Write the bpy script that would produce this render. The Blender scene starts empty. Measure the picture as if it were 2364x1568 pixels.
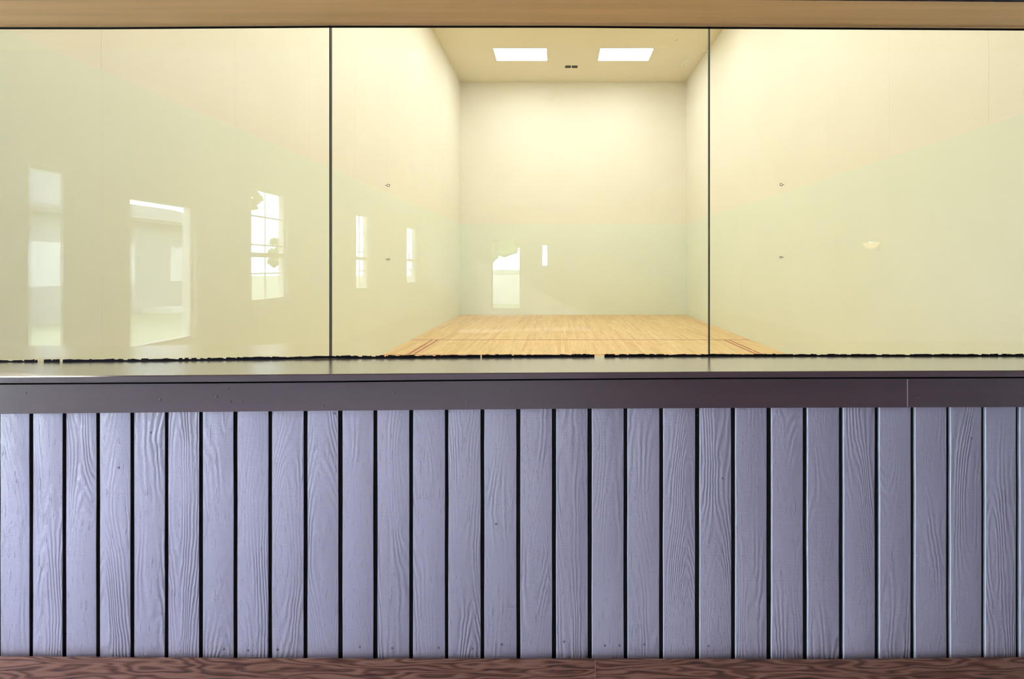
import bpy, bmesh, math, random
from mathutils import Vector

random.seed(11)
scene = bpy.context.scene
COL = scene.collection

# ------------------------------------------------------------------ camera
# photograph frame 2364 x 1568; vanishing point of the court at pixel (1288, 613)
W, H, F = 2364.0, 1568.0, 1170.0
VPX, VPY = 1288.0, 613.0
CAM = Vector((0.0, -1.45, 1.338))
cd = bpy.data.cameras.new('camera')
cd.sensor_fit = 'HORIZONTAL'
cd.sensor_width = 36.0
cd.lens = 36.0 * F / W
cd.shift_x = -(VPX - W / 2) / W
cd.shift_y = (VPY - H / 2) / W
cd.clip_start = 0.02
cam = bpy.data.objects.new('camera', cd)
cam.location = CAM
cam.rotation_euler = (math.pi / 2, 0, 0)
COL.objects.link(cam)
scene.camera = cam

# ------------------------------------------------------------------ world, exposure
SKY = 33.0
LAMP = 17.2
world = bpy.data.worlds.new('sky')
scene.world = world
world.use_nodes = True
bg = world.node_tree.nodes['Background']
bg.inputs[0].default_value = (0.62, 0.75, 1.0, 1)
bg.inputs[1].default_value = SKY
sun_l = bpy.data.lights.new('sun', 'SUN')
sun_l.energy = 25.0
sun_l.angle = math.radians(0.6)
sun_l.color = (1.0, 0.96, 0.9)
sun = bpy.data.objects.new('sun', sun_l)
sun.rotation_euler = Vector((0.9, -0.16, -0.44)).to_track_quat('-Z', 'Y').to_euler()
sun.location = (-20, 4, 10)
COL.objects.link(sun)
scene.view_settings.view_transform = 'Standard'
scene.view_settings.look = 'None'
scene.view_settings.gamma = 1.0
scene.view_settings.use_curve_mapping = False
scene.view_settings.exposure = 0.0
scene.cycles.transparent_max_bounces = 24
scene.cycles.max_bounces = 7
scene.cycles.diffuse_bounces = 4
scene.cycles.glossy_bounces = 4
scene.cycles.use_adaptive_sampling = True
scene.cycles.adaptive_threshold = 0.14
scene.cycles.adaptive_min_samples = 24
scene.cycles.use_light_tree = False
scene.cycles.sample_clamp_indirect = 8.0
scene.cycles.caustics_reflective = False
scene.cycles.caustics_refractive = False


def X(px, d):
    return (px - VPX) / F * d


def Z(py, d):
    return CAM.z - (py - VPY) / F * d


def Y(d):
    return d + CAM.y


# ------------------------------------------------------------------ node helpers
def new_mat(name):
    m = bpy.data.materials.new(name)
    m.use_nodes = True
    nt = m.node_tree
    p = nt.nodes['Principled BSDF']
    return m, nt, p


def node(nt, kind, **kw):
    n = nt.nodes.new(kind)
    for k, v in kw.items():
        setattr(n, k, v)
    return n


def link(nt, a, b):
    nt.links.new(a, b)


def math_n(nt, op, a, b=None):
    n = node(nt, 'ShaderNodeMath', operation=op)
    for i, v in enumerate((a, b)):
        if v is None:
            continue
        if isinstance(v, (int, float)):
            n.inputs[i].default_value = v
        else:
            link(nt, v, n.inputs[i])
    return n.outputs[0]


def coords(nt, scale, rand=True):
    """generated-free object-space position, moved by the object's own random number"""
    g = node(nt, 'ShaderNodeNewGeometry')
    mp = node(nt, 'ShaderNodeMapping')
    mp.inputs['Scale'].default_value = scale
    if rand:
        oi = node(nt, 'ShaderNodeObjectInfo')
        v = node(nt, 'ShaderNodeVectorMath', operation='SCALE')
        v.inputs[0].default_value = (17.0, 31.0, 23.0)
        link(nt, oi.outputs['Random'], v.inputs['Scale'])
        a = node(nt, 'ShaderNodeVectorMath', operation='ADD')
        link(nt, g.outputs['Position'], a.inputs[0])
        link(nt, v.outputs[0], a.inputs[1])
        link(nt, a.outputs[0], mp.inputs['Vector'])
    else:
        link(nt, g.outputs['Position'], mp.inputs['Vector'])
    return mp.outputs[0]


def noise(nt, vec, scale, detail=3.0, rough=0.5):
    n = node(nt, 'ShaderNodeTexNoise')
    n.inputs['Scale'].default_value = scale
    n.inputs['Detail'].default_value = detail
    n.inputs['Roughness'].default_value = rough
    link(nt, vec, n.inputs['Vector'])
    return n.outputs['Fac']


def ramp(nt, fac, stops):
    r = node(nt, 'ShaderNodeValToRGB')
    e = r.color_ramp.elements
    while len(e) < len(stops):
        e.new(0.5)
    for el, (pos, c) in zip(e, stops):
        el.position = pos
        el.color = (*c, 1)
    link(nt, fac, r.inputs[0])
    return r.outputs[0]


def bump(nt, h, strength, dist, p):
    b = node(nt, 'ShaderNodeBump')
    b.inputs['Strength'].default_value = strength
    b.inputs['Distance'].default_value = dist
    link(nt, h, b.inputs['Height'])
    link(nt, b.outputs[0], p.inputs['Normal'])


def plain(name, col, rough=0.5, metal=0.0, spec=0.5, var=0.0, vscale=(1, 1, 1), bstr=0.0, bscale=40.0, bdist=0.001):
    m, nt, p = new_mat(name)
    p.inputs['Base Color'].default_value = (*col, 1)
    p.inputs['Roughness'].default_value = rough
    p.inputs['Metallic'].default_value = metal
    p.inputs['Specular IOR Level'].default_value = spec
    if var:
        v = coords(nt, vscale, False)
        f = noise(nt, v, 3.0, 5.0)
        c = ramp(nt, f, [(0.3, tuple(max(0, x * (1 - var)) for x in col)), (0.7, tuple(min(1, x * (1 + var)) for x in col))])
        link(nt, c, p.inputs['Base Color'])
    if bstr:
        v = coords(nt, vscale, False)
        bump(nt, noise(nt, v, bscale, 4.0), bstr, bdist, p)
    return m


# ------------------------------------------------------------------ materials
def siding_mat():
    m, nt, p = new_mat('rough sawn siding paint')
    base = coords(nt, (1, 1, 1))
    # contour lines of a stretched noise give the raised cathedral grain of rough sawn plywood
    v1 = coords(nt, (8.5, 8.5, 1.3))
    n1 = noise(nt, v1, 1.0, 1.5, 0.4)
    warp = noise(nt, base, 22.0, 2.0)
    s = math_n(nt, 'ADD', math_n(nt, 'MULTIPLY', n1, 175.0), math_n(nt, 'MULTIPLY', warp, 5.0))
    grain = math_n(nt, 'SINE', s)
    mask = noise(nt, coords(nt, (5.0, 5.0, 2.2)), 1.0, 2.0)
    mk = node(nt, 'ShaderNodeMapRange')
    mk.inputs['From Min'].default_value = 0.46
    mk.inputs['From Max'].default_value = 0.66
    link(nt, mask, mk.inputs['Value'])
    grain = math_n(nt, 'MULTIPLY', grain, math_n(nt, 'ADD', math_n(nt, 'MULTIPLY', mk.outputs[0], 0.6), 0.10))
    # torn fibres, stretched up the board
    fib = noise(nt, coords(nt, (150, 150, 26)), 1.0, 3.0, 0.6)
    fb = node(nt, 'ShaderNodeMapRange')
    fb.inputs['From Min'].default_value = 0.60
    fb.inputs['From Max'].default_value = 0.75
    link(nt, fib, fb.inputs['Value'])
    # horizontal saw marks
    saw = noise(nt, coords(nt, (2.0, 2.0, 230), False), 1.0, 2.0)
    fine = noise(nt, base, 260.0, 2.0)
    h = math_n(nt, 'ADD', grain, math_n(nt, 'MULTIPLY', fb.outputs[0], 1.2))
    h = math_n(nt, 'ADD', h, math_n(nt, 'MULTIPLY', saw, 0.35))
    h = math_n(nt, 'ADD', h, math_n(nt, 'MULTIPLY', fine, 0.45))
    bump(nt, h, 0.8, 0.0017, p)
    tone = noise(nt, coords(nt, (3, 3, 1.2)), 1.0, 3.0)
    c = ramp(nt, tone, [(0.3, (0.365, 0.30, 0.34)), (0.7, (0.425, 0.355, 0.40))])
    link(nt, c, p.inputs['Base Color'])
    p.inputs['Roughness'].default_value = 0.40
    p.inputs['Coat Weight'].default_value = 1.0
    p.inputs['Coat Roughness'].default_value = 0.30
    p.inputs['Coat IOR'].default_value = 1.7
    link(nt, p.inputs['Normal'].links[0].from_socket, p.inputs['Coat Normal'])
    return m


def timber_mat():
    m, nt, p = new_mat('stained timber')
    n1 = noise(nt, coords(nt, (2.6, 30, 18.0)), 1.0, 2.5, 0.5)
    s = math_n(nt, 'SINE', math_n(nt, 'MULTIPLY', n1, 85.0))
    fib = noise(nt, coords(nt, (10, 200, 200)), 1.0, 3.0)
    mix = math_n(nt, 'ADD', math_n(nt, 'MULTIPLY', s, 0.25), math_n(nt, 'ADD', math_n(nt, 'MULTIPLY', fib, 0.6), 0.2))
    c = ramp(nt, mix, [(0.15, (0.045, 0.013, 0.006)), (0.45, (0.185, 0.064, 0.030)), (0.85, (0.30, 0.135, 0.08))])
    link(nt, c, p.inputs['Base Color'])
    bump(nt, mix, 0.5, 0.001, p)
    p.inputs['Roughness'].default_value = 0.42
    return m


def maple_mat():
    m, nt, p = new_mat('maple strip')
    oi = node(nt, 'ShaderNodeObjectInfo')
    g = node(nt, 'ShaderNodeNewGeometry')
    r = math_n(nt, 'FRACT', math_n(nt, 'ADD', oi.outputs['Random'], g.outputs['Random Per Island']))
    c = ramp(nt, r, [(0.0, (0.74, 0.49, 0.235)), (0.25, (0.82, 0.57, 0.28)), (0.7, (0.86, 0.605, 0.305)), (1.0, (0.90, 0.655, 0.35))])
    f = noise(nt, coords(nt, (60, 3, 1)), 1.0, 3.0)
    c2 = ramp(nt, f, [(0.35, (0.86, 0.82, 0.78)), (0.65, (1, 1, 1))])
    mx = node(nt, 'ShaderNodeMix', data_type='RGBA', blend_type='MULTIPLY')
    mx.inputs['Factor'].default_value = 1.0
    link(nt, c, mx.inputs['A'])
    link(nt, c2, mx.inputs['B'])
    link(nt, mx.outputs['Result'], p.inputs['Base Color'])
    p.inputs['Roughness'].default_value = 0.42
    p.inputs['Specular IOR Level'].default_value = 0.35
    return m


def glass_mat():
    m = bpy.data.materials.new('clear glass')
    m.use_nodes = True
    nt = m.node_tree
    nt.nodes.clear()
    out = node(nt, 'ShaderNodeOutputMaterial')
    tr = node(nt, 'ShaderNodeBsdfTransparent')
    tr.inputs[0].default_value = (0.975, 0.985, 0.97, 1)
    gl = node(nt, 'ShaderNodeBsdfGlossy')
    gl.inputs['Roughness'].default_value = 0.0
    fr = node(nt, 'ShaderNodeFresnel')
    g = node(nt, 'ShaderNodeNewGeometry')
    # the inner face of the sheet reflects like the outer one
    ior = node(nt, 'ShaderNodeMapRange')
    ior.inputs['To Min'].default_value = 1.5
    ior.inputs['To Max'].default_value = 1 / 1.5
    link(nt, g.outputs['Backfacing'], ior.inputs['Value'])
    link(nt, ior.outputs[0], fr.inputs['IOR'])
    mix = node(nt, 'ShaderNodeMixShader')
    link(nt, fr.outputs[0], mix.inputs[0])
    link(nt, tr.outputs[0], mix.inputs[1])
    link(nt, gl.outputs[0], mix.inputs[2])
    link(nt, mix.outputs[0], out.inputs[0])
    return m


def emit_mat(name, col, strength):
    m = bpy.data.materials.new(name)
    m.use_nodes = True
    nt = m.node_tree
    nt.nodes.clear()
    out = node(nt, 'ShaderNodeOutputMaterial')
    e = node(nt, 'ShaderNodeEmission')
    e.inputs[0].default_value = (*col, 1)
    e.inputs[1].default_value = strength
    link(nt, e.outputs[0], out.inputs[0])
    return m


def paint_gloss(name, col, rough, var, spec=0.5, streak=(1.2, 25, 25), coat=0.0):
    m, nt, p = new_mat(name)
    f = noise(nt, coords(nt, streak), 1.0, 4.0)
    c = ramp(nt, f, [(0.3, tuple(x * (1 - var) for x in col)), (0.7, tuple(x * (1 + var) for x in col))])
    link(nt, c, p.inputs['Base Color'])
    p.inputs['Roughness'].default_value = rough
    p.inputs['Specular IOR Level'].default_value = spec
    p.inputs['Coat Weight'].default_value = coat
    p.inputs['Coat Roughness'].default_value = rough
    p.inputs['Coat IOR'].default_value = 1.75
    dent = noise(nt, coords(nt, (30, 60, 60)), 1.0, 4.0, 0.6)
    bump(nt, dent, 0.25, 0.0012, p)
    return m


M = {}
M['siding'] = siding_mat()
M['timber'] = timber_mat()
M['edge'] = paint_gloss('painted highlight edge of the boards', (0.84, 0.84, 0.84), 0.30, 0.05, 0.5, coat=1.0)  # bright highlight on the left-facing groove edges, put into the base colour
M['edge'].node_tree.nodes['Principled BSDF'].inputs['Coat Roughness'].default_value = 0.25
M['maple'] = maple_mat()
M['glass'] = glass_mat()
M['backing'] = plain('dark groove paint and flank shade', (0.016, 0.011, 0.010), 0.8, spec=0.1)
M['ledge'] = paint_gloss('gloss brown ledge paint', (0.115, 0.085, 0.075), 0.22, 0.12, 0.9, coat=1.0)
M['fascia'] = paint_gloss('brown fascia paint', (0.085, 0.037, 0.031), 0.30, 0.10, 0.5, coat=0.45)
M['soffit'] = paint_gloss('tan soffit paint', (0.74, 0.46, 0.20), 0.36, 0.10, 0.5)
M['header'] = plain('dark header paint', (0.03, 0.02, 0.018), 0.6)
M['upper'] = plain('cream upper wall panel', (0.902, 0.856, 0.755), 0.55, var=0.015, vscale=(0.5, 0.5, 0.5))
M['lower'] = plain('pale green lower wall panel', (0.842, 0.886, 0.772), 0.42, var=0.012, vscale=(0.5, 0.5, 0.5))
M['court_ceiling'] = plain('warm ceiling paint', (0.83, 0.755, 0.56), 0.6)
M['slab'] = plain('dark subfloor', (0.16, 0.09, 0.04), 0.8)
M['line'] = plain('red court line paint', (0.42, 0.10, 0.05), 0.45)
M['metal'] = plain('dark steel', (0.05, 0.045, 0.03), 0.4, 0.6)
M['black'] = plain('black glazing bead', (0.008, 0.007, 0.009), 0.8, spec=0.15)
M['joint'] = plain('grey glazing silicone', (0.045, 0.045, 0.035), 0.45)
M['white'] = plain('white enamel', (0.8, 0.8, 0.78), 0.4)
M['scuff'] = plain('pale scuff', (0.95, 0.93, 0.82), 0.6)
nt_ = M['scuff'].node_tree
tl_ = node(nt_, 'ShaderNodeBsdfTranslucent')
tl_.inputs[0].default_value = (1.0, 0.98, 0.9, 1)
mx_ = node(nt_, 'ShaderNodeMixShader')
mx_.inputs[0].default_value = 0.7
link(nt_, nt_.nodes['Principled BSDF'].outputs[0], mx_.inputs[1])
link(nt_, tl_.outputs[0], mx_.inputs[2])
link(nt_, mx_.outputs[0], nt_.nodes['Material Output'].inputs[0])
M['crack'] = plain('bare joint filler', (0.55, 0.38, 0.42), 0.7)
M['gap'] = plain('bare wood joint', (0.55, 0.30, 0.16), 0.8)
M['nail'] = plain('painted nail', (0.22, 0.18, 0.21), 0.3)
M['lamp'] = emit_mat('lit diffuser', (0.95, 1.0, 0.94), LAMP)
M['bulb'] = emit_mat('warm bulb', (1.0, 0.62, 0.32), 120.0)
M['gwall'] = plain('gallery plaster', (0.80, 0.78, 0.78), 0.7)
M['gfloor'] = plain('grey carpet', (0.34, 0.35, 0.43), 0.9, var=0.2, vscale=(8, 8, 8))
M['gceil'] = plain('gallery ceiling paint', (0.78, 0.77, 0.75), 0.7)
M['frame'] = plain('white window paint', (0.66, 0.66, 0.66), 0.45)
M['curtain'] = plain('white curtain cloth', (0.8, 0.8, 0.78), 0.8)
M['curtain'].node_tree.nodes['Principled BSDF'].inputs['Transmission Weight'].default_value = 0.0
M['grass'] = plain('lawn', (0.13, 0.15, 0.09), 0.9, var=0.3, vscale=(3, 3, 3))
M['leaf'] = plain('tree leaves', (0.035, 0.07, 0.02), 0.8, var=0.4, vscale=(4, 4, 4))
M['bark'] = plain('tree bark', (0.10, 0.07, 0.05), 0.9)
M['hwall'] = plain('grey house paint', (0.15, 0.155, 0.16), 0.8)
M['hroof'] = plain('roof shingle', (0.06, 0.055, 0.055), 0.9)
M['shade'] = emit_mat('lit frosted lamp shade', (1.0, 0.66, 0.40), 3.0)


# ------------------------------------------------------------------ mesh helpers
CUBE_F = [(0, 3, 2, 1), (4, 5, 6, 7), (0, 1, 5, 4), (1, 2, 6, 5), (2, 3, 7, 6), (3, 0, 4, 7)]


class MB:
    def __init__(self):
        self.v, self.f = [], []

    def box(self, x0, x1, y0, y1, z0, z1):
        n = len(self.v)
        self.v += [(x0, y0, z0), (x1, y0, z0), (x1, y1, z0), (x0, y1, z0), (x0, y0, z1), (x1, y0, z1), (x1, y1, z1), (x0, y1, z1)]
        self.f += [tuple(n + i for i in q) for q in CUBE_F]
        return self

    def rings(self, rings, closed=True):
        """loft closed rings of points into a capped solid"""
        n = len(self.v)
        k = len(rings[0])
        for r in rings:
            self.v += [tuple(p) for p in r]
        for i in range(len(rings) - 1):
            for j in range(k):
                a, b = n + i * k + j, n + i * k + (j + 1) % k
                self.f.append((a, b, b + k, a + k))
        if closed:
            self.f.append(tuple(n + j for j in reversed(range(k))))
            self.f.append(tuple(n + (len(rings) - 1) * k + j for j in range(k)))
        return self

    def tube(self, pts, rad, seg=8):
        rs = []
        for i, p in enumerate(pts):
            p = Vector(p)
            a = Vector(pts[max(i - 1, 0)])
            b = Vector(pts[min(i + 1, len(pts) - 1)])
            t = (b - a).normalized()
            u = t.orthogonal().normalized() if i == 0 else (u - t * u.dot(t)).normalized()
            w = t.cross(u)
            r = rad[i] if isinstance(rad, (list, tuple)) else rad
            rs.append([p + (u * math.cos(q) + w * math.sin(q)) * r for q in (2 * math.pi * s / seg for s in range(seg))])
        return self.rings(rs)

    def mesh(self, name):
        me = bpy.data.meshes.new(name)
        me.from_pydata(self.v, [], self.f)
        bm = bmesh.new()
        bm.from_mesh(me)
        bmesh.ops.recalc_face_normals(bm, faces=bm.faces)
        bm.to_mesh(me)
        bm.free()
        return me

    def build(self, name, mat, parent=None, smooth=False):
        return obj(name, self.mesh(name), mat, parent, smooth)


def obj(name, me, mat, parent=None, smooth=False):
    o = bpy.data.objects.new(name, me)
    if mat is not None and not me.materials:
        me.materials.append(M[mat])
    if smooth:
        for p in me.polygons:
            p.use_smooth = True
    COL.objects.link(o)
    o.parent = parent
    return o


def box(name, mat, parent, *a):
    return MB().box(*a).build(name, mat, parent)


def tag(o, label, cat, kind=None, group=None):
    o['label'] = label
    o['category'] = cat
    if kind:
        o['kind'] = kind
    if group:
        o['group'] = group
    return o


def empty(name, loc=(0, 0, 0)):
    o = bpy.data.objects.new(name, None)
    o.location = loc
    COL.objects.link(o)
    return o


def lerp_st(st, x):
    if x <= st[0][0]:
        return st[0][1]
    for (a, ya), (b, yb) in zip(st, st[1:]):
        if x <= b:
            return ya + (yb - ya) * (x - a) / (b - a)
    return st[-1][1]


# ------------------------------------------------------------------ key dimensions
CL, CR = -2.64, 3.46                 # court side walls
CFAR = Y(13.73)                      # court front wall
CZ = 6.303                           # court ceiling
SEAM = 2.465                         # height of the panel seam
GY0, GY1 = Y(1.65), Y(1.65) + 0.012  # glass
GL, GR = -3.83, 5.0                  # gallery side walls
GB = -12.15                          # gallery back wall
GZ = 3.0                             # gallery ceiling

# ------------------------------------------------------------------ court shell
floor = tag(box('floor', 'slab', None, CL, CR, GY1, CFAR, -0.12, -0.004), 'honey maple strip floor of the racquetball court with red lines', 'floor', 'structure')
wl = tag(box('wall_left', 'upper', None, CL - 0.16, CL - 0.010, GY1, CFAR + 0.16, -0.12, CZ), 'court side wall of tall cream panels catching the window reflections', 'wall', 'structure')
wr = tag(box('wall_right', 'upper', None, CR + 0.010, CR + 0.16, GY1, CFAR + 0.16, -0.12, CZ), 'court side wall of tall cream panels with the lamp glow on it', 'wall', 'structure')
wb = tag(box('wall_back', 'upper', None, CL - 0.010, CR + 0.010, CFAR + 0.010, CFAR + 0.16, -0.12, CZ), 'court end wall, cream above and pale green below the seam', 'wall', 'structure')
ceil = tag(box('ceiling', 'court_ceiling', None, CL - 0.16, CR + 0.16, GY1 - 0.012, CFAR + 0.16, CZ, CZ + 0.12), 'high warm cream ceiling over the court', 'ceiling', 'structure')

GAP = 0.0006


def side_panels(wall, xin, sgn, joints):
    ys = [GY1] + [j for j in joints if GY1 + 0.05 < j < CFAR - 0.05] + [CFAR]
    for a, b in zip(ys, ys[1:]):
        for z0, z1, mat, proud in ((0.0, SEAM, 'lower', 0.0025), (SEAM, CZ, 'upper', 0.0)):
            xa, xb = xin - sgn * 0.010, xin + sgn * proud
            box('wall_panel', mat, wall, min(xa, xb), max(xa, xb), a + (GAP if z0 else GAP / 4), b - (GAP if z0 else GAP / 4), z0 + (GAP if z0 else 0.0), z1 - GAP)


side_panels(wl, CL, 1, [0.26 + 1.22 * k for k in range(11)])
side_panels(wr, CR, -1, [0.18 + 1.22 * k for k in range(11)])
for k in range(5):
    for z0, z1, mat, proud in ((0.0, SEAM, 'lower', 0.0025), (SEAM, CZ, 'upper', 0.0)):
        box('wall_panel', mat, wb, CL + 1.22 * k + GAP / 8 * (k > 0), CL + 1.22 * (k + 1) - GAP / 8 * (k < 4), CFAR - proud, CFAR + 0.010, z0 + (GAP if z0 else 0.0), z1 - GAP)

# maple strips: the 300 that show largest are single parts, the others are one part
strips = []
sw = 0.0572
x = CL + 0.003
while x < CR - 0.004:
    x1 = min(x + sw, CR - 0.003)
    y = GY1 + 0.002 - random.uniform(0, 1.2)
    while y < CFAR - 0.004:
        y1 = y + random.choice((0.45, 0.6, 0.75, 0.9, 1.1, 1.4)) * random.uniform(0.9, 1.1)
        a, b = max(y, GY1 + 0.002), min(y1, CFAR - 0.003)
        if b - a > 0.05:
            strips.append((x, x1, a, b))
        y = y1
    x = x1


def seen_size(s):
    d0, d1 = max(s[2] - CAM.y, 7.4), s[3] - CAM.y
    if d1 <= d0 + 0.05:
        return -1.0
    return (1 / d0 - 1 / d1) * (s[1] - s[0]) / d0


strips.sort(key=seen_size, reverse=True)
unit = MB().box(-0.5, 0.5, -0.5, 0.5, -1, 0).mesh('floor_strip')
unit.materials.append(M['maple'])
for a, b, c, d in strips[:300]:
    o = obj('floor_strip', unit, None, floor)
    o.location = ((a + b) / 2, (c + d) / 2, 0)
    o.scale = (b - a - 0.0008, d - c - 0.001, 0.004)
rest = MB()
for a, b, c, d in strips[300:]:
    rest.box(a + 0.0004, b - 0.0004, c + 0.0005, d - 0.0005, -0.004, 0)
ro = rest.build('floor_strips', 'maple', floor)
ro['kind'] = 'stuff'

YS = CFAR - 4.60
YL = CFAR - 6.15
T = 0.0012
box('court_line', 'line', floor, CL + 0.004, CR - 0.004, YS - 0.019, YS + 0.019, 0.0, T)
box('court_line', 'line', floor, CL + 0.004, CR - 0.004, YL - 0.019, YL + 0.019, 0.0, T)
for off in (0.385, 0.475):
    box('court_line', 'line', floor, CL + off - 0.017, CL + off + 0.017, YL + 0.019, YS - 0.019, 0.0, T)
    if off < 0.4:   # this line is broken where the paint has worn off
        box('court_line', 'line', floor, CR - off - 0.017, CR - off + 0.017, YL + 0.019, YL + 0.40, 0.0, T)
        box('court_line', 'line', floor, CR - off - 0.017, CR - off + 0.017, YL + 0.46, YS - 0.019, 0.0, T)
    else:
        box('court_line', 'line', floor, CR - off - 0.017, CR - off + 0.017, YL + 0.019, YS - 0.019, 0.0, T)

# ------------------------------------------------------------------ wall between gallery and court
ST_BACK = [(0, 836), (320, 833.5), (760, 826.5), (1200, 823.5), (1640, 821.5), (2364, 821.5)]
ST_FT = [(0, 869.5), (700, 864), (1100, 861), (1640, 858), (2364, 855)]
ST_FB = [(0, 885), (700, 880.5), (1100, 876), (1640, 872), (2364, 870)]
ST_TB = [(0, 956), (700, 949), (1300, 944), (1700, 942), (2364, 940)]
ST_BB = [(0, 1514.7), (500, 1519), (1000, 1520.5), (1400, 1520), (1900, 1522), (2364, 1517)]
ST_HB = [(0, 66), (250, 66), (760, 62.5), (1300, 62.5), (1640, 65), (2364, 69)]
ST_HF = [(0, 0.5), (400, -1), (1300, -3), (1800, 0.5), (2364, 5)]

wf = tag(box('wall_front', 'backing', None, GL, GR, 0.0085, GY1, 0.0, 1.005), 'low wall clad in mauve grey vertical grooved boards below the glass', 'wall', 'structure')

grooves = [(-1, 0.5), (67.5, 75.8), (144, 152.5), (222, 230.4), (301, 309.7), (380.5, 388.5), (459.6, 467.9), (539, 547.8), (619.5, 627.8),
           (701, 709.7), (781, 790.6), (862, 871.4), (945, 953.8), (1027.3, 1035.5), (1109.5, 1118.4), (1192.4, 1201.8), (1274.5, 1284.2),
           (1357, 1367), (1440, 1449), (1522, 1532), (1604.8, 1616), (1688, 1699), (1770, 1782), (1853.7, 1865), (1937, 1948.4),
           (2019.5, 2031), (2102.6, 2113.2), (2185, 2195), (2265.8, 2275.8), (2346, 2355.6)]
gw = [(X(a, 1.45), X(b, 1.45)) for a, b in grooves]
while gw[0][0] > GL + 0.1:
    gw.insert(0, (gw[0][0] - 0.1016, gw[0][1] - 0.1016))
while gw[-1][1] < GR - 0.1:
    gw.append((gw[-1][0] + 0.1016, gw[-1][1] + 0.1016))
boards = []
for (a0, a1), (b0, b1) in zip(gw, gw[1:]):
    x0, x1 = a1, b0
    rr, d = 0.0016, 0.0085
    # routed edge: flank and eased arris, the light they catch is put into a pale colour
    prof = [(x0 - 0.0006, d), (x0 - 0.0006, 0.0040), (x0 - 0.0004, 0.0020), (x0, 0.0009), (x0 + 0.0006, 0.0003), (x0 + 0.0016, 0.0)]
    for k in range(4):
        q = math.pi / 2 * k / 3
        prof.append((x1 - rr + rr * math.sin(q), rr - rr * math.cos(q)))
    prof.append((x1, d))
    # edges wander a little, as the router left them
    rr_ = []
    zs = [0.10 + (0.955 - 0.10) * k / 6 for k in range(7)]
    for z in zs:
        jl, jr = random.uniform(-0.0006, 0.0006), random.uniform(-0.0006, 0.0006)
        rr_.append([(px + (jl if i < 6 else jr), py, z) for i, (px, py) in enumerate(prof)])
    bo = MB().rings(rr_).build('board', 'siding', wf, smooth=False)
    for i, p in enumerate(bo.data.polygons):
        p.use_smooth = abs(p.normal.z) < 0.5
    bo.data.set_sharp_from_angle(angle=math.radians(30))
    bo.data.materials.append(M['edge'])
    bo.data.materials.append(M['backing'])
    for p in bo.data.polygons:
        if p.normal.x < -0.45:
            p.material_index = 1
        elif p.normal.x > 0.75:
            p.material_index = 2  # right-facing flank: groove shade put into the dark colour
    boards.append((x0, x1, bo))
# nails that hold the siding, near its foot and a few higher up
nail_me = MB().rings([[(0.0035 * r * math.cos(q), yy, 0.0035 * r * math.sin(q)) for q in (2 * math.pi * k / 10 for k in range(10))] for r, yy in ((1, 0.002), (1, -0.0006), (0.6, -0.0013))]).mesh('nail_head')
nail_me.materials.append(M['nail'])


dark_nail_me = nail_me.copy()
dark_nail_me.materials.clear()
dark_nail_me.materials.append(M['fascia'])


def nail(px, py, parent, y, d):
    o = obj('nail_head', nail_me if d == 1.45 else dark_nail_me, None, parent)
    o.location = (X(px, d), y, Z(py, d))
    return o


for px, py in [(516, 1499), (572, 1502), (640, 1500), (830, 1494), (905, 1497), (1012, 1496), (1090, 1498), (1158, 1488), (1302, 1482), (1396, 1491),
               (1430, 1491), (1487, 1488), (1635, 1492), (348, 999), (274, 1080), (2242, 1012), (772, 955), (1668, 1105), (1145, 1210)]:
    xx = X(px, 1.45)
    for x0, x1, bo in boards:
        if x0 + 0.004 < xx < x1 - 0.004:
            nail(px, py, bo, 0.0, 1.45)

# bowed horizontal timbers follow these pixel stations at the depth of each edge
STX = [-1500, 0, 250, 500, 760, 1000, 1300, 1640, 1900, 2364, 4000]


def clampx(v):
    return max(GL, min(GR, v))


def timber(name, mat, parent, prof, xa=None, xb=None):
    """prof: ring corners as (depth, station list or fixed z offset); one ring for each station"""
    xs = [X(p, 1.45) for p in STX]
    lo, hi = (GL if xa is None else xa), (GR if xb is None else xb)
    xs = [lo] + [q for q in xs if lo + 0.01 < q < hi - 0.01] + [hi]
    rr_ = []
    for q in xs:
        ring = []
        for d, st, dz in prof:
            ring.append((q, Y(d), Z(lerp_st(st, q / d * F + VPX), d) + dz))
        rr_.append(ring)
    return MB().rings(rr_).build(name, mat, parent)


DL, DT, DBB = 1.385, 1.431, 1.428
ledge = tag(timber('trim_1', 'ledge', None, [(DL, ST_FB, 0.0), (DL, ST_FT, -0.003), (DL + 0.003, ST_FT, 0.0), (1.66, ST_BACK, 0.0), (1.66, ST_BACK, -0.02)]),
            'glossy brown ledge running along the foot of the glass', 'ledge', 'structure')
ledge.data.materials.append(M['fascia'])
for p in ledge.data.polygons:
    if p.normal.y < -0.6:
        p.material_index = 1
fas = tag(empty('trim_2'), 'brown painted fascia boards under the ledge, butted with a pale joint', 'trim', 'structure')
XJ = X(2095, DT)
fp = [(DT, ST_TB, 0.0), (DT, ST_FB, -0.0045), (1.4585, ST_FB, -0.0045), (1.4585, ST_TB, 0.0)]
timber('fascia_board', 'fascia', fas, fp, None, XJ - 0.0016)
timber('fascia_board', 'fascia', fas, fp, XJ + 0.0016, None)
timber('joint_filler', 'crack', fas, [(DT + 0.0004, ST_TB, 0.002), (DT + 0.0004, ST_FB, -0.006), (1.4585, ST_FB, -0.006), (1.4585, ST_TB, 0.002)], XJ - 0.0016, XJ + 0.0016)['label'] = 'pale pink joint filler'
for px, py in [(59, 908), (500, 916), (531, 928), (558, 927), (528, 898), (370, 923), (747, 937), (909, 906), (1077, 929), (2120, 918), (1180, 902)]:
    nail(px, py, fas, Y(DT), DT)

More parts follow.
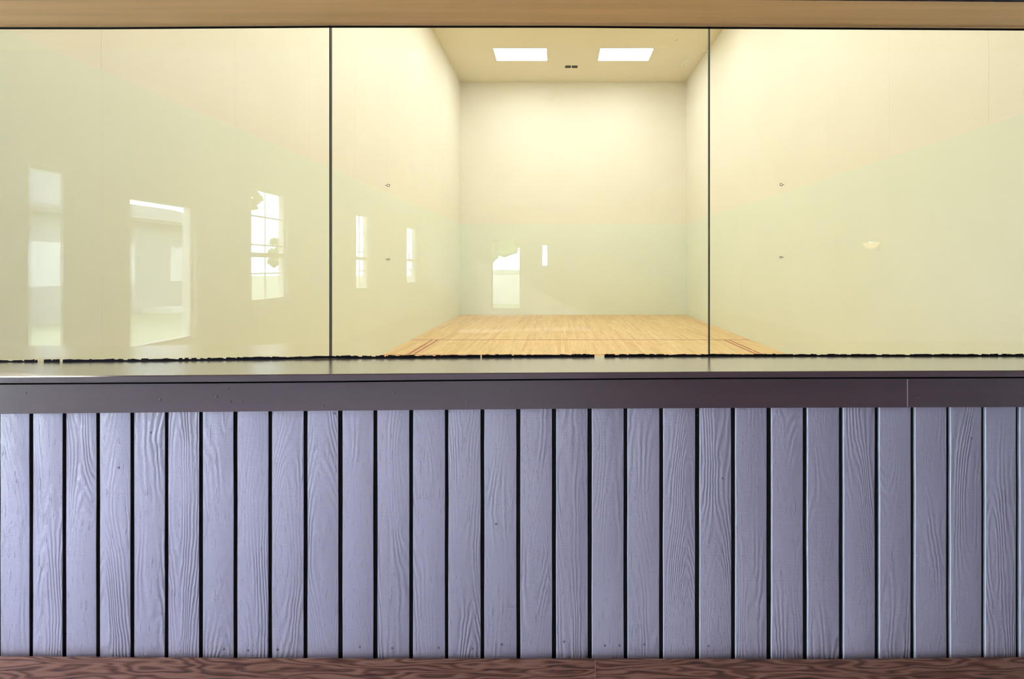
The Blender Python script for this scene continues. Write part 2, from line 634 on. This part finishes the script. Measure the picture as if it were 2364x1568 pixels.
bbd = tag(empty('baseboard_front'), 'dark red brown timber baseboard along the foot of the boards', 'baseboard', 'structure')
XB = X(1374, DBB)
bp = [(DBB, ST_BB, -0.215), (DBB, ST_BB, -0.002), (DBB + 0.003, ST_BB, 0.0), (1.4585, ST_BB, 0.0), (1.4585, ST_BB, -0.215)]
timber('timber_board', 'timber', bbd, bp, None, XB - 0.0006)
timber('timber_board', 'timber', bbd, bp, XB + 0.0006, None)
timber('joint_filler', 'gap', bbd, [(DBB + 0.0003, ST_BB, -0.2), (DBB + 0.0003, ST_BB, -0.004), (1.4585, ST_BB, -0.004), (1.4585, ST_BB, -0.2)], XB - 0.0006, XB + 0.0006)['label'] = 'pale orange joint line'
for px, py in [(555, 1548), (1276, 1548), (2187, 1545)]:
    nail(px, py, bbd, Y(DBB), DBB)

# header over the glass
DH = 1.484
hd = tag(empty('trim_3'), 'tan painted soffit of the header above the glass', 'trim', 'structure')
so = timber('soffit', 'soffit', hd, [(DH, ST_HF, 0.0), (DH, ST_HF, 0.022), (1.662, ST_HB, 0.022), (1.662, ST_HB, 0.0)])
so.data.materials.append(M['header'])
for p in so.data.polygons:
    if p.normal.y < -0.6:
        p.material_index = 1
wt = tag(box('wall_over_glass', 'upper', None, CL - 0.16, CR + 0.16, GY1 - 0.012, GY1, 2.14, CZ), 'cream wall above the glass on the court side', 'wall', 'structure')
wh = tag(box('wall_header', 'header', None, GL, GR, Y(DH + 0.001), GY1 - 0.013, 2.145, GZ), 'dark painted header wall above the soffit', 'wall', 'structure')

# ------------------------------------------------------------------ glazing
win = tag(empty('window_1'), 'row of frameless glass panes standing on the brown ledge', 'window', 'structure')
S1, S2 = X(761.5, 1.65), X(1638, 1.65)
PW = S2 - S1
edges = [CL + 0.005, S1 - PW, S1, S2, S2 + PW, CR - 0.005]
panes = []
for i, (a, b) in enumerate(zip(edges, edges[1:])):
    g0, g1 = 0.0012, 0.0012
    panes.append(box('glass_pane', 'glass', win, a + g0, b - g1, GY0, GY1, 1.035, 2.125))
for i, s in enumerate(edges[1:-1]):
    w = 0.0018 if i <= 1 else 0.0012
    box('silicone_joint', 'joint', win, s - w, s + w, GY0 - 0.0008, GY1 + 0.0006, 1.03, 2.123)
# black setting bead with a ragged top edge
bead = MB()
px = -900.0
while px < 3200:
    stp = random.uniform(3, 12)
    p1 = px + stp
    if not (84 < px < 100 or 1371 < px < 1391 or random.random() < 0.006):
        h = random.uniform(3.6, 5.4) if px < 1500 else random.uniform(2.8, 4.4)
        if random.random() < 0.12:
            h *= 0.55
        base0 = Z(lerp_st(ST_BACK, px), 1.648)
        base1 = Z(lerp_st(ST_BACK, p1), 1.648)
        xa, xb = X(px, 1.648), X(p1, 1.648)
        if xa > CL + 0.02 and xb < CR - 0.02:
            h0, h1 = h / 709.0, h * random.uniform(0.8, 1.15) / 709.0
            bead.rings([[(xa, GY0 - 0.0025, base0 - 0.002), (xa, GY0 - 0.0025, base0 + h0), (xa, GY0 - 0.0002, base0 + h0), (xa, GY0 - 0.0002, base0 - 0.002)],
                        [(xb, GY0 - 0.0025, base1 - 0.002), (xb, GY0 - 0.0025, base1 + h1), (xb, GY0 - 0.0002, base1 + h1), (xb, GY0 - 0.0002, base1 - 0.002)]])
    px = p1
bead.build('setting_bead', 'black', win)['label'] = 'ragged black bead under the glass'
tb = MB()
xs = [X(p, 1.649) for p in STX]
xs = [q for q in xs if CL < q < CR]
xs = [CL + 0.01] + xs + [CR - 0.01]
rr_ = []
for q in xs:
    zz = Z(lerp_st(ST_HB, q / 1.649 * F + VPX), 1.649)
    rr_.append([(q, GY0 - 0.002, zz - 0.0022), (q, GY0 - 0.0002, zz - 0.0022), (q, GY0 - 0.0002, zz + 0.004), (q, GY0 - 0.002, zz + 0.004)])
tb.rings(rr_).build('head_bead', 'black', win)

# scuffs and scratches on the middle pane
def scuff(pts, w, pane=panes[2]):
    d = 1.6495
    rr2 = []
    n = len(pts)
    for i, (a, b) in enumerate(pts):
        j0, j1 = pts[max(i - 1, 0)], pts[min(i + 1, n - 1)]
        dx, dy = j1[0] - j0[0], j1[1] - j0[1]
        L = math.hypot(dx, dy) or 1
        nx, ny = -dy / L * w / 2, dx / L * w / 2
        rr2.append([(X(a + nx, d), GY0 - 0.0004, Z(b + ny, d)), (X(a - nx, d), GY0 - 0.0004, Z(b - ny, d)),
                    (X(a - nx, d), GY0 - 0.00005, Z(b - ny, d)), (X(a + nx, d), GY0 - 0.00005, Z(b + ny, d))])
    MB().rings(rr2).build('scuff_mark', 'scuff', pane)


for pts, w in [([(1282, 223), (1284, 228), (1287, 230), (1290, 226), (1290, 223)], 1.6), ([(1271, 231), (1274, 231.5)], 3.0), ([(1278, 227), (1279, 229)], 2),
               ([(1576, 150), (1577, 146)], 3.4), ([(1579, 144), (1585, 139), (1593, 137)], 2.0), ([(1583, 146), (1584, 153)], 2.0), ([(1592, 144), (1594, 140)], 1.6),
               ([(1502, 112.5), (1527, 110.5), (1550, 109.5)], 1.1), ([(1476, 111), (1490, 110.5)], 0.9), ([(1558, 95), (1565, 91)], 1.6),
               ([(1619, 118.5), (1636, 117)], 0.8), ([(1445, 104), (1448, 104)], 1.8), ([(1382, 143), (1402, 167)], 0.6), ([(1494, 161), (1516, 154)], 0.6)]:
    scuff(pts, w)

# ------------------------------------------------------------------ court fittings
def ceiling_light(x0, x1, y0, y1, label, group):
    cx, cy = (x0 + x1) / 2, (y0 + y1) / 2
    t = tag(empty('ceiling_light', (cx, cy, CZ)), label, 'light', None, group)
    hx, hy, fr = (x1 - x0) / 2, (y1 - y0) / 2, 0.012
    m = MB()
    m.box(-hx - fr, hx + fr, -hy - fr, -hy, -0.012, 0.0).box(-hx - fr, hx + fr, hy, hy + fr, -0.012, 0.0)
    m.box(-hx - fr, -hx, -hy, hy, -0.012, 0.0).box(hx, hx + fr, -hy, hy, -0.012, 0.0)
    m.build('frame', 'white', t)
    box('diffuser', 'lamp', t, -hx, hx, -hy, hy, -0.009, -0.001)


D0, D1 = 11.56, 12.25
LX = [(-1.473, -0.262), (0.972, 2.183)]
for a, b in LX:
    ceiling_light(a, b, Y(D0), Y(D1), 'lit rectangular ceiling light beside the small air vent near the end wall', 'ceiling lights by the end wall')
for yy in (7.6, 4.7, 1.9):
    for a, b in LX:
        ceiling_light(a, b, yy, yy + 0.69, 'lit rectangular ceiling light over the near half of the court', 'ceiling lights over the rest of the court')

vent = tag(empty('air_vent', (0.335, Y(12.66), CZ)), 'small dark twin slotted air vent in the court ceiling', 'vent')
for s in (-1, 1):
    cx = s * 0.083
    box('grille', 'backing', vent, cx - 0.072, cx + 0.072, -0.075, 0.075, -0.003, -0.0005)
    m = MB()
    for k in range(4):
        m.box(cx - 0.072, cx + 0.072, -0.066 + 0.037 * k, -0.048 + 0.037 * k, -0.007, -0.003)
    m.build('slats', 'metal', vent)

def screw_eye(xw, sgn, y, z, label, group, turn):
    t = tag(empty('screw_eye', (xw, y, z)), label, 'hook', None, group)
    R, r = 0.0205, 0.0042
    pts = []
    for k in range(15):
        q = math.pi + 0.30 + (2 * math.pi - 0.75) * k / 14
        pts.append((sgn * (0.043 + R * math.cos(q)), R * 0.30 * math.sin(turn) * math.sin(q), R * math.sin(q) * math.cos(turn)))
    MB().tube(pts, r, 7).build('ring', 'metal', t, True)
    MB().tube([(0, 0, 0), (sgn * 0.014, 0, 0), (sgn * 0.0245, 0.0, -0.003)], r, 7).build('shank', 'metal', t, True)


YE = Y(7.76)
up = 'dark metal screw eye in the cream panel just above the wall seam'
lo = 'dark metal screw eye in the pale green lower wall panel'
screw_eye(CL, 1, YE, Z(428, 7.76), up, 'screw eyes above the seam', 0.3)
screw_eye(CR, -1, YE, Z(426.5, 7.76), up, 'screw eyes above the seam', 0.4)
screw_eye(CL + 0.0025, 1, YE, Z(599, 7.76), lo, 'screw eyes below the seam', 1.0)
screw_eye(CR - 0.0025, -1, YE, Z(594, 7.76), lo, 'screw eyes below the seam', 1.0)

# ------------------------------------------------------------------ gallery room behind the camera, mirrored in the glass
def holed_wall(name, axis, at, th, u0, u1, z0, z1, holes, label):
    us = sorted({u0, u1, *[h[0] for h in holes], *[h[1] for h in holes]})
    zs = sorted({z0, z1, *[h[2] for h in holes], *[h[3] for h in holes]})
    m = MB()
    for a, b in zip(us, us[1:]):
        for c, d in zip(zs, zs[1:]):
            cu, cz = (a + b) / 2, (c + d) / 2
            if any(h[0] < cu < h[1] and h[2] < cz < h[3] for h in holes):
                continue
            if axis == 'x':
                m.box(at, at + th, a, b, c, d)
            else:
                m.box(a, b, at, at + th, c, d)
    return tag(m.build(name, 'gwall'), label, 'wall', 'structure')


def mirror_y(px):
    """gallery position on the side wall that shows at this pixel in the glass"""
    return 1.85 - (-GL) * F / (VPX - px)


HA = (mirror_y(200), mirror_y(65), 0.62, 2.09)
HB_ = (mirror_y(452), mirror_y(300), 0.56, 1.98)
HC = (mirror_y(664), mirror_y(580), 0.86, 2.35)
HD = (mirror_y(853), mirror_y(822), 0.86, 2.35)
HE = (mirror_y(962), mirror_y(939), 0.86, 2.35)
HP = (-1.60, -0.75, 0.06, 2.30)  # unseen door opening, added to light the boards from the left
west = [HA, HB_, HC, HD, HE, HP]
holed_wall('wall_west', 'x', GL - 0.14, 0.14, GB - 0.14, GY1, -0.12, GZ, west, 'gallery wall with tall windows facing the garden')
DBK = 14.0
def bx(px):
    return X(px, DBK)
HF = (bx(1134), bx(1202), 0.12, 2.08)
HG = (bx(1249), bx(1266), 1.30, 1.93)
south = [HF, HG]
holed_wall('wall_south', 'y', GB - 0.14, 0.14, GL, GR, -0.12, GZ, south, 'gallery end wall with a glazed door')
tag(box('wall_east', 'gwall', None, GR, GR + 0.14, GB - 0.14, GY1, -0.12, GZ), 'gallery wall carrying the sconce', 'wall', 'structure')
tag(box('floor_gallery', 'gfloor', None, GL, GR, GB, GY1, -0.12, 0.0), 'grey carpet floor of the gallery', 'floor', 'structure')
tag(box('ceiling_gallery', 'gceil', None, GL - 0.14, GR + 0.14, GB - 0.14, GY1 - 0.013, GZ, GZ + 0.12), 'white ceiling of the gallery', 'ceiling', 'structure')


def portal(loc, rot, sx, sy):
    L = bpy.data.lights.new('daylight_portal', 'AREA')
    L.shape = 'RECTANGLE'
    L.size, L.size_y = sx, sy
    L.cycles.is_portal = True
    o = bpy.data.objects.new('daylight_portal', L)
    o.location = loc
    o.rotation_euler = rot
    COL.objects.link(o)


def room_window(n, h, axis, label, cols=2, rows=4, sash=True):
    t = tag(empty('window_%d' % n), label, 'window', 'structure')
    u0, u1, z0, z1 = h
    fw = 0.035

    def b(m, a, c, p0, p1, d, e):
        if axis == 'x':
            m.box(GL - 0.14 + p0, GL - 0.14 + p1, a, c, d, e)
        else:
            m.box(a, c, GB - 0.14 + p0, GB - 0.14 + p1, d, e)
    m = MB()
    b(m, u0, u1, 0.02, 0.10, z0, z0 + fw)
    b(m, u0, u1, 0.02, 0.10, z1 - fw, z1)
    b(m, u0, u0 + fw, 0.02, 0.10, z0 + fw, z1 - fw)
    b(m, u1 - fw, u1, 0.02, 0.10, z0 + fw, z1 - fw)
    if sash:
        zm = (z0 + z1) / 2 - 0.13
        b(m, u0 + fw, u1 - fw, 0.03, 0.09, zm - 0.03, zm + 0.03)
    m.build('window_frame', 'frame', t)
    m = MB()
    b(m, u0 + fw, u1 - fw, 0.056, 0.060, z0 + fw, z1 - fw)
    m.build('pane', 'glass', t)
    for k in range(1, cols):
        m = MB()
        u = u0 + (u1 - u0) * k / cols
        b(m, u - 0.009, u + 0.009, 0.050, 0.068, z0 + fw, z1 - fw)
        m.build('muntin', 'frame', t)
    for k in range(1, rows):
        z = z0 + (z1 - z0) * k / rows
        if sash and abs(z - zm) < 0.1:
            continue
        m = MB()
        b(m, u0 + fw, u1 - fw, 0.049, 0.069, z - 0.009, z + 0.009)
        m.build('muntin', 'frame', t)
    cu, cz = (u0 + u1) / 2, (z0 + z1) / 2
    if axis == 'x':
        portal((GL - 0.15, cu, cz), (0, -math.pi / 2, 0), z1 - z0, u1 - u0)
    else:
        portal((cu, GB - 0.15, cz), (math.pi / 2, 0, 0), u1 - u0, z1 - z0)


room_window(2, HA, 'x', 'narrow tall window half covered by a white curtain', 1, 1, False)
room_window(3, HB_, 'x', 'wide single pane window between the narrow one and the sash windows', 1, 1, False)
room_window(4, HC, 'x', 'large double hung sash window beside the single pane window')
room_window(5, HD, 'x', 'double hung sash window between the other two')
room_window(6, HE, 'x', 'double hung sash window next to the room corner')
room_window(7, HG, 'y', 'tiny window beside the glazed door', 1, 1, False)
room_window(8, HP, 'x', 'unseen glazed door added to light the boarded low wall', 2, 1, False)
room_window(9, HF, 'y', 'glazed garden door in the gallery end wall', 1, 2, False)

# curtain in the narrow window
ca, cb = HA[0] + 0.005, HA[0] + (HA[1] - HA[0]) * 0.47
rr_ = []
for k in range(17):
    yy = ca + (cb - ca) * k / 16
    xo = GL - 0.018 + 0.012 * math.sin(k * 1.7)
    rr_.append([(xo, yy, HA[2] + 0.02), (xo + 0.003, yy, HA[2] + 0.02), (xo + 0.003, yy, HA[3] - 0.01), (xo, yy, HA[3] - 0.01)])
cur = tag(MB().rings(rr_).build('curtain', 'curtain', None, False), 'white pleated curtain hanging over half the narrow window', 'curtain')

# sconce on the east wall
sy = 1.85 - GR * F / (2030 - VPX)
sc = tag(empty('wall_sconce', (GR, sy, 1.62)), 'warm glowing bowl wall sconce', 'lamp')
rr_ = []
for z, r in ((0.0, 0.02), (0.02, 0.07), (0.05, 0.10), (0.09, 0.12), (0.085, 0.112), (0.05, 0.09), (0.025, 0.06), (0.012, 0.02)):
    rr_.append([(-0.125 + r * math.cos(q), r * math.sin(q), z - 0.02) for q in (2 * math.pi * k / 20 for k in range(20))])
MB().rings(rr_, True).build('shade', 'shade', sc, True)
box('backplate', 'metal', sc, -0.012, 0.0, -0.05, 0.05, -0.06, 0.08)
MB().tube([(-0.01, 0, -0.03), (-0.06, 0, -0.035), (-0.125, 0, -0.018)], 0.008, 8).build('arm', 'metal', sc, True)
rr_ = []
for k in range(7):
    q = math.pi * k / 6
    r, z = max(0.026 * math.sin(q), 0.001), 0.055 - 0.03 * math.cos(q)
    rr_.append([(-0.125 + r * math.cos(s), r * math.sin(s), z) for s in (2 * math.pi * j / 12 for j in range(12))])
MB().rings(rr_).build('bulb', 'bulb', sc, True)

# ------------------------------------------------------------------ garden outside the gallery windows
tag(box('ground', 'grass', None, -60, 60, -70, 40, -0.4, -0.13), 'green lawn outside the gallery', 'ground', 'structure')


def tree(x, y, h, r, label, seed):
    rnd = random.Random(seed)
    t = tag(empty('garden_tree', (x, y, -0.13)), label, 'tree', None, 'trees in the garden')
    MB().tube([(0, 0, -0.05), (0.03, 0.02, h * 0.3), (0.0, 0.05, h * 0.62), (0.05, 0.0, h * 0.85)], [0.16, 0.12, 0.09, 0.04], 9).build('trunk', 'bark', t, True)
    bm = bmesh.new()
    for k in range(90):
        a, b = rnd.uniform(0, 6.283), rnd.uniform(-1, 1)
        q = r * rnd.uniform(0.35, 1.0)
        c = Vector((q * math.cos(a) * math.sqrt(1 - b * b), q * math.sin(a) * math.sqrt(1 - b * b), h * 0.66 + b * q * 0.95))
        s = bmesh.ops.create_icosphere(bm, subdivisions=1, radius=r * rnd.uniform(0.13, 0.26))
        for v in s['verts']:
            v.co = v.co * rnd.uniform(0.75, 1.3) + c
    me = bpy.data.meshes.new('crown')
    bm.to_mesh(me)
    bm.free()
    obj('crown', me, 'leaf', t)


tree(-12.0, -20.5, 2.9, 0.8, 'round leafy tree seen past the sash window', 1)
tree(-12.0, -17.2, 6.2, 0.7, 'taller slim leafy tree seen past the sash window', 2)
tree(-3.4, -22.0, 5.5, 2.2, 'broad leafy tree beyond the garden door', 3)

gwl = tag(empty('garden_wall', (-1.6, -17.5, -0.13)), 'low white garden wall beyond the garden door', 'wall', 'thing')
box('body', 'white', gwl, -4, 4, -0.1, 0.1, 0.0, 1.25)
box('coping', 'frame', gwl, -4.02, 4.02, -0.14, 0.14, 1.25, 1.31)

hs = tag(empty('neighbour_house', (-12.6, -12.9, -0.13)), 'low grey house with a shallow roof beyond the lawn', 'house')
box('walls', 'hwall', hs, -3.0, 0.0, -3.6, 3.6, 0.0, 2.75)
MB().rings([[(0.45, y, 2.75), (0.45, y, 2.85), (-1.5, y, 3.5), (-3.45, y, 2.85), (-3.45, y, 2.75)] for y in (-3.9, 3.9)]).build('roof', 'hroof', hs)
for k, y in enumerate((-2.2, 0.2, 2.3)):
    box('window', 'frame', hs, 0.0, 0.03, y - 0.5, y + 0.5, 0.95, 2.05)
box('gable_wing', 'hwall', hs, -3.0, 0.02, 0.4, 3.6, 0.0, 4.3)
box('porch_step', 'white', hs, 0.0, 0.9, -1.6, -0.6, 0.0, 0.16)
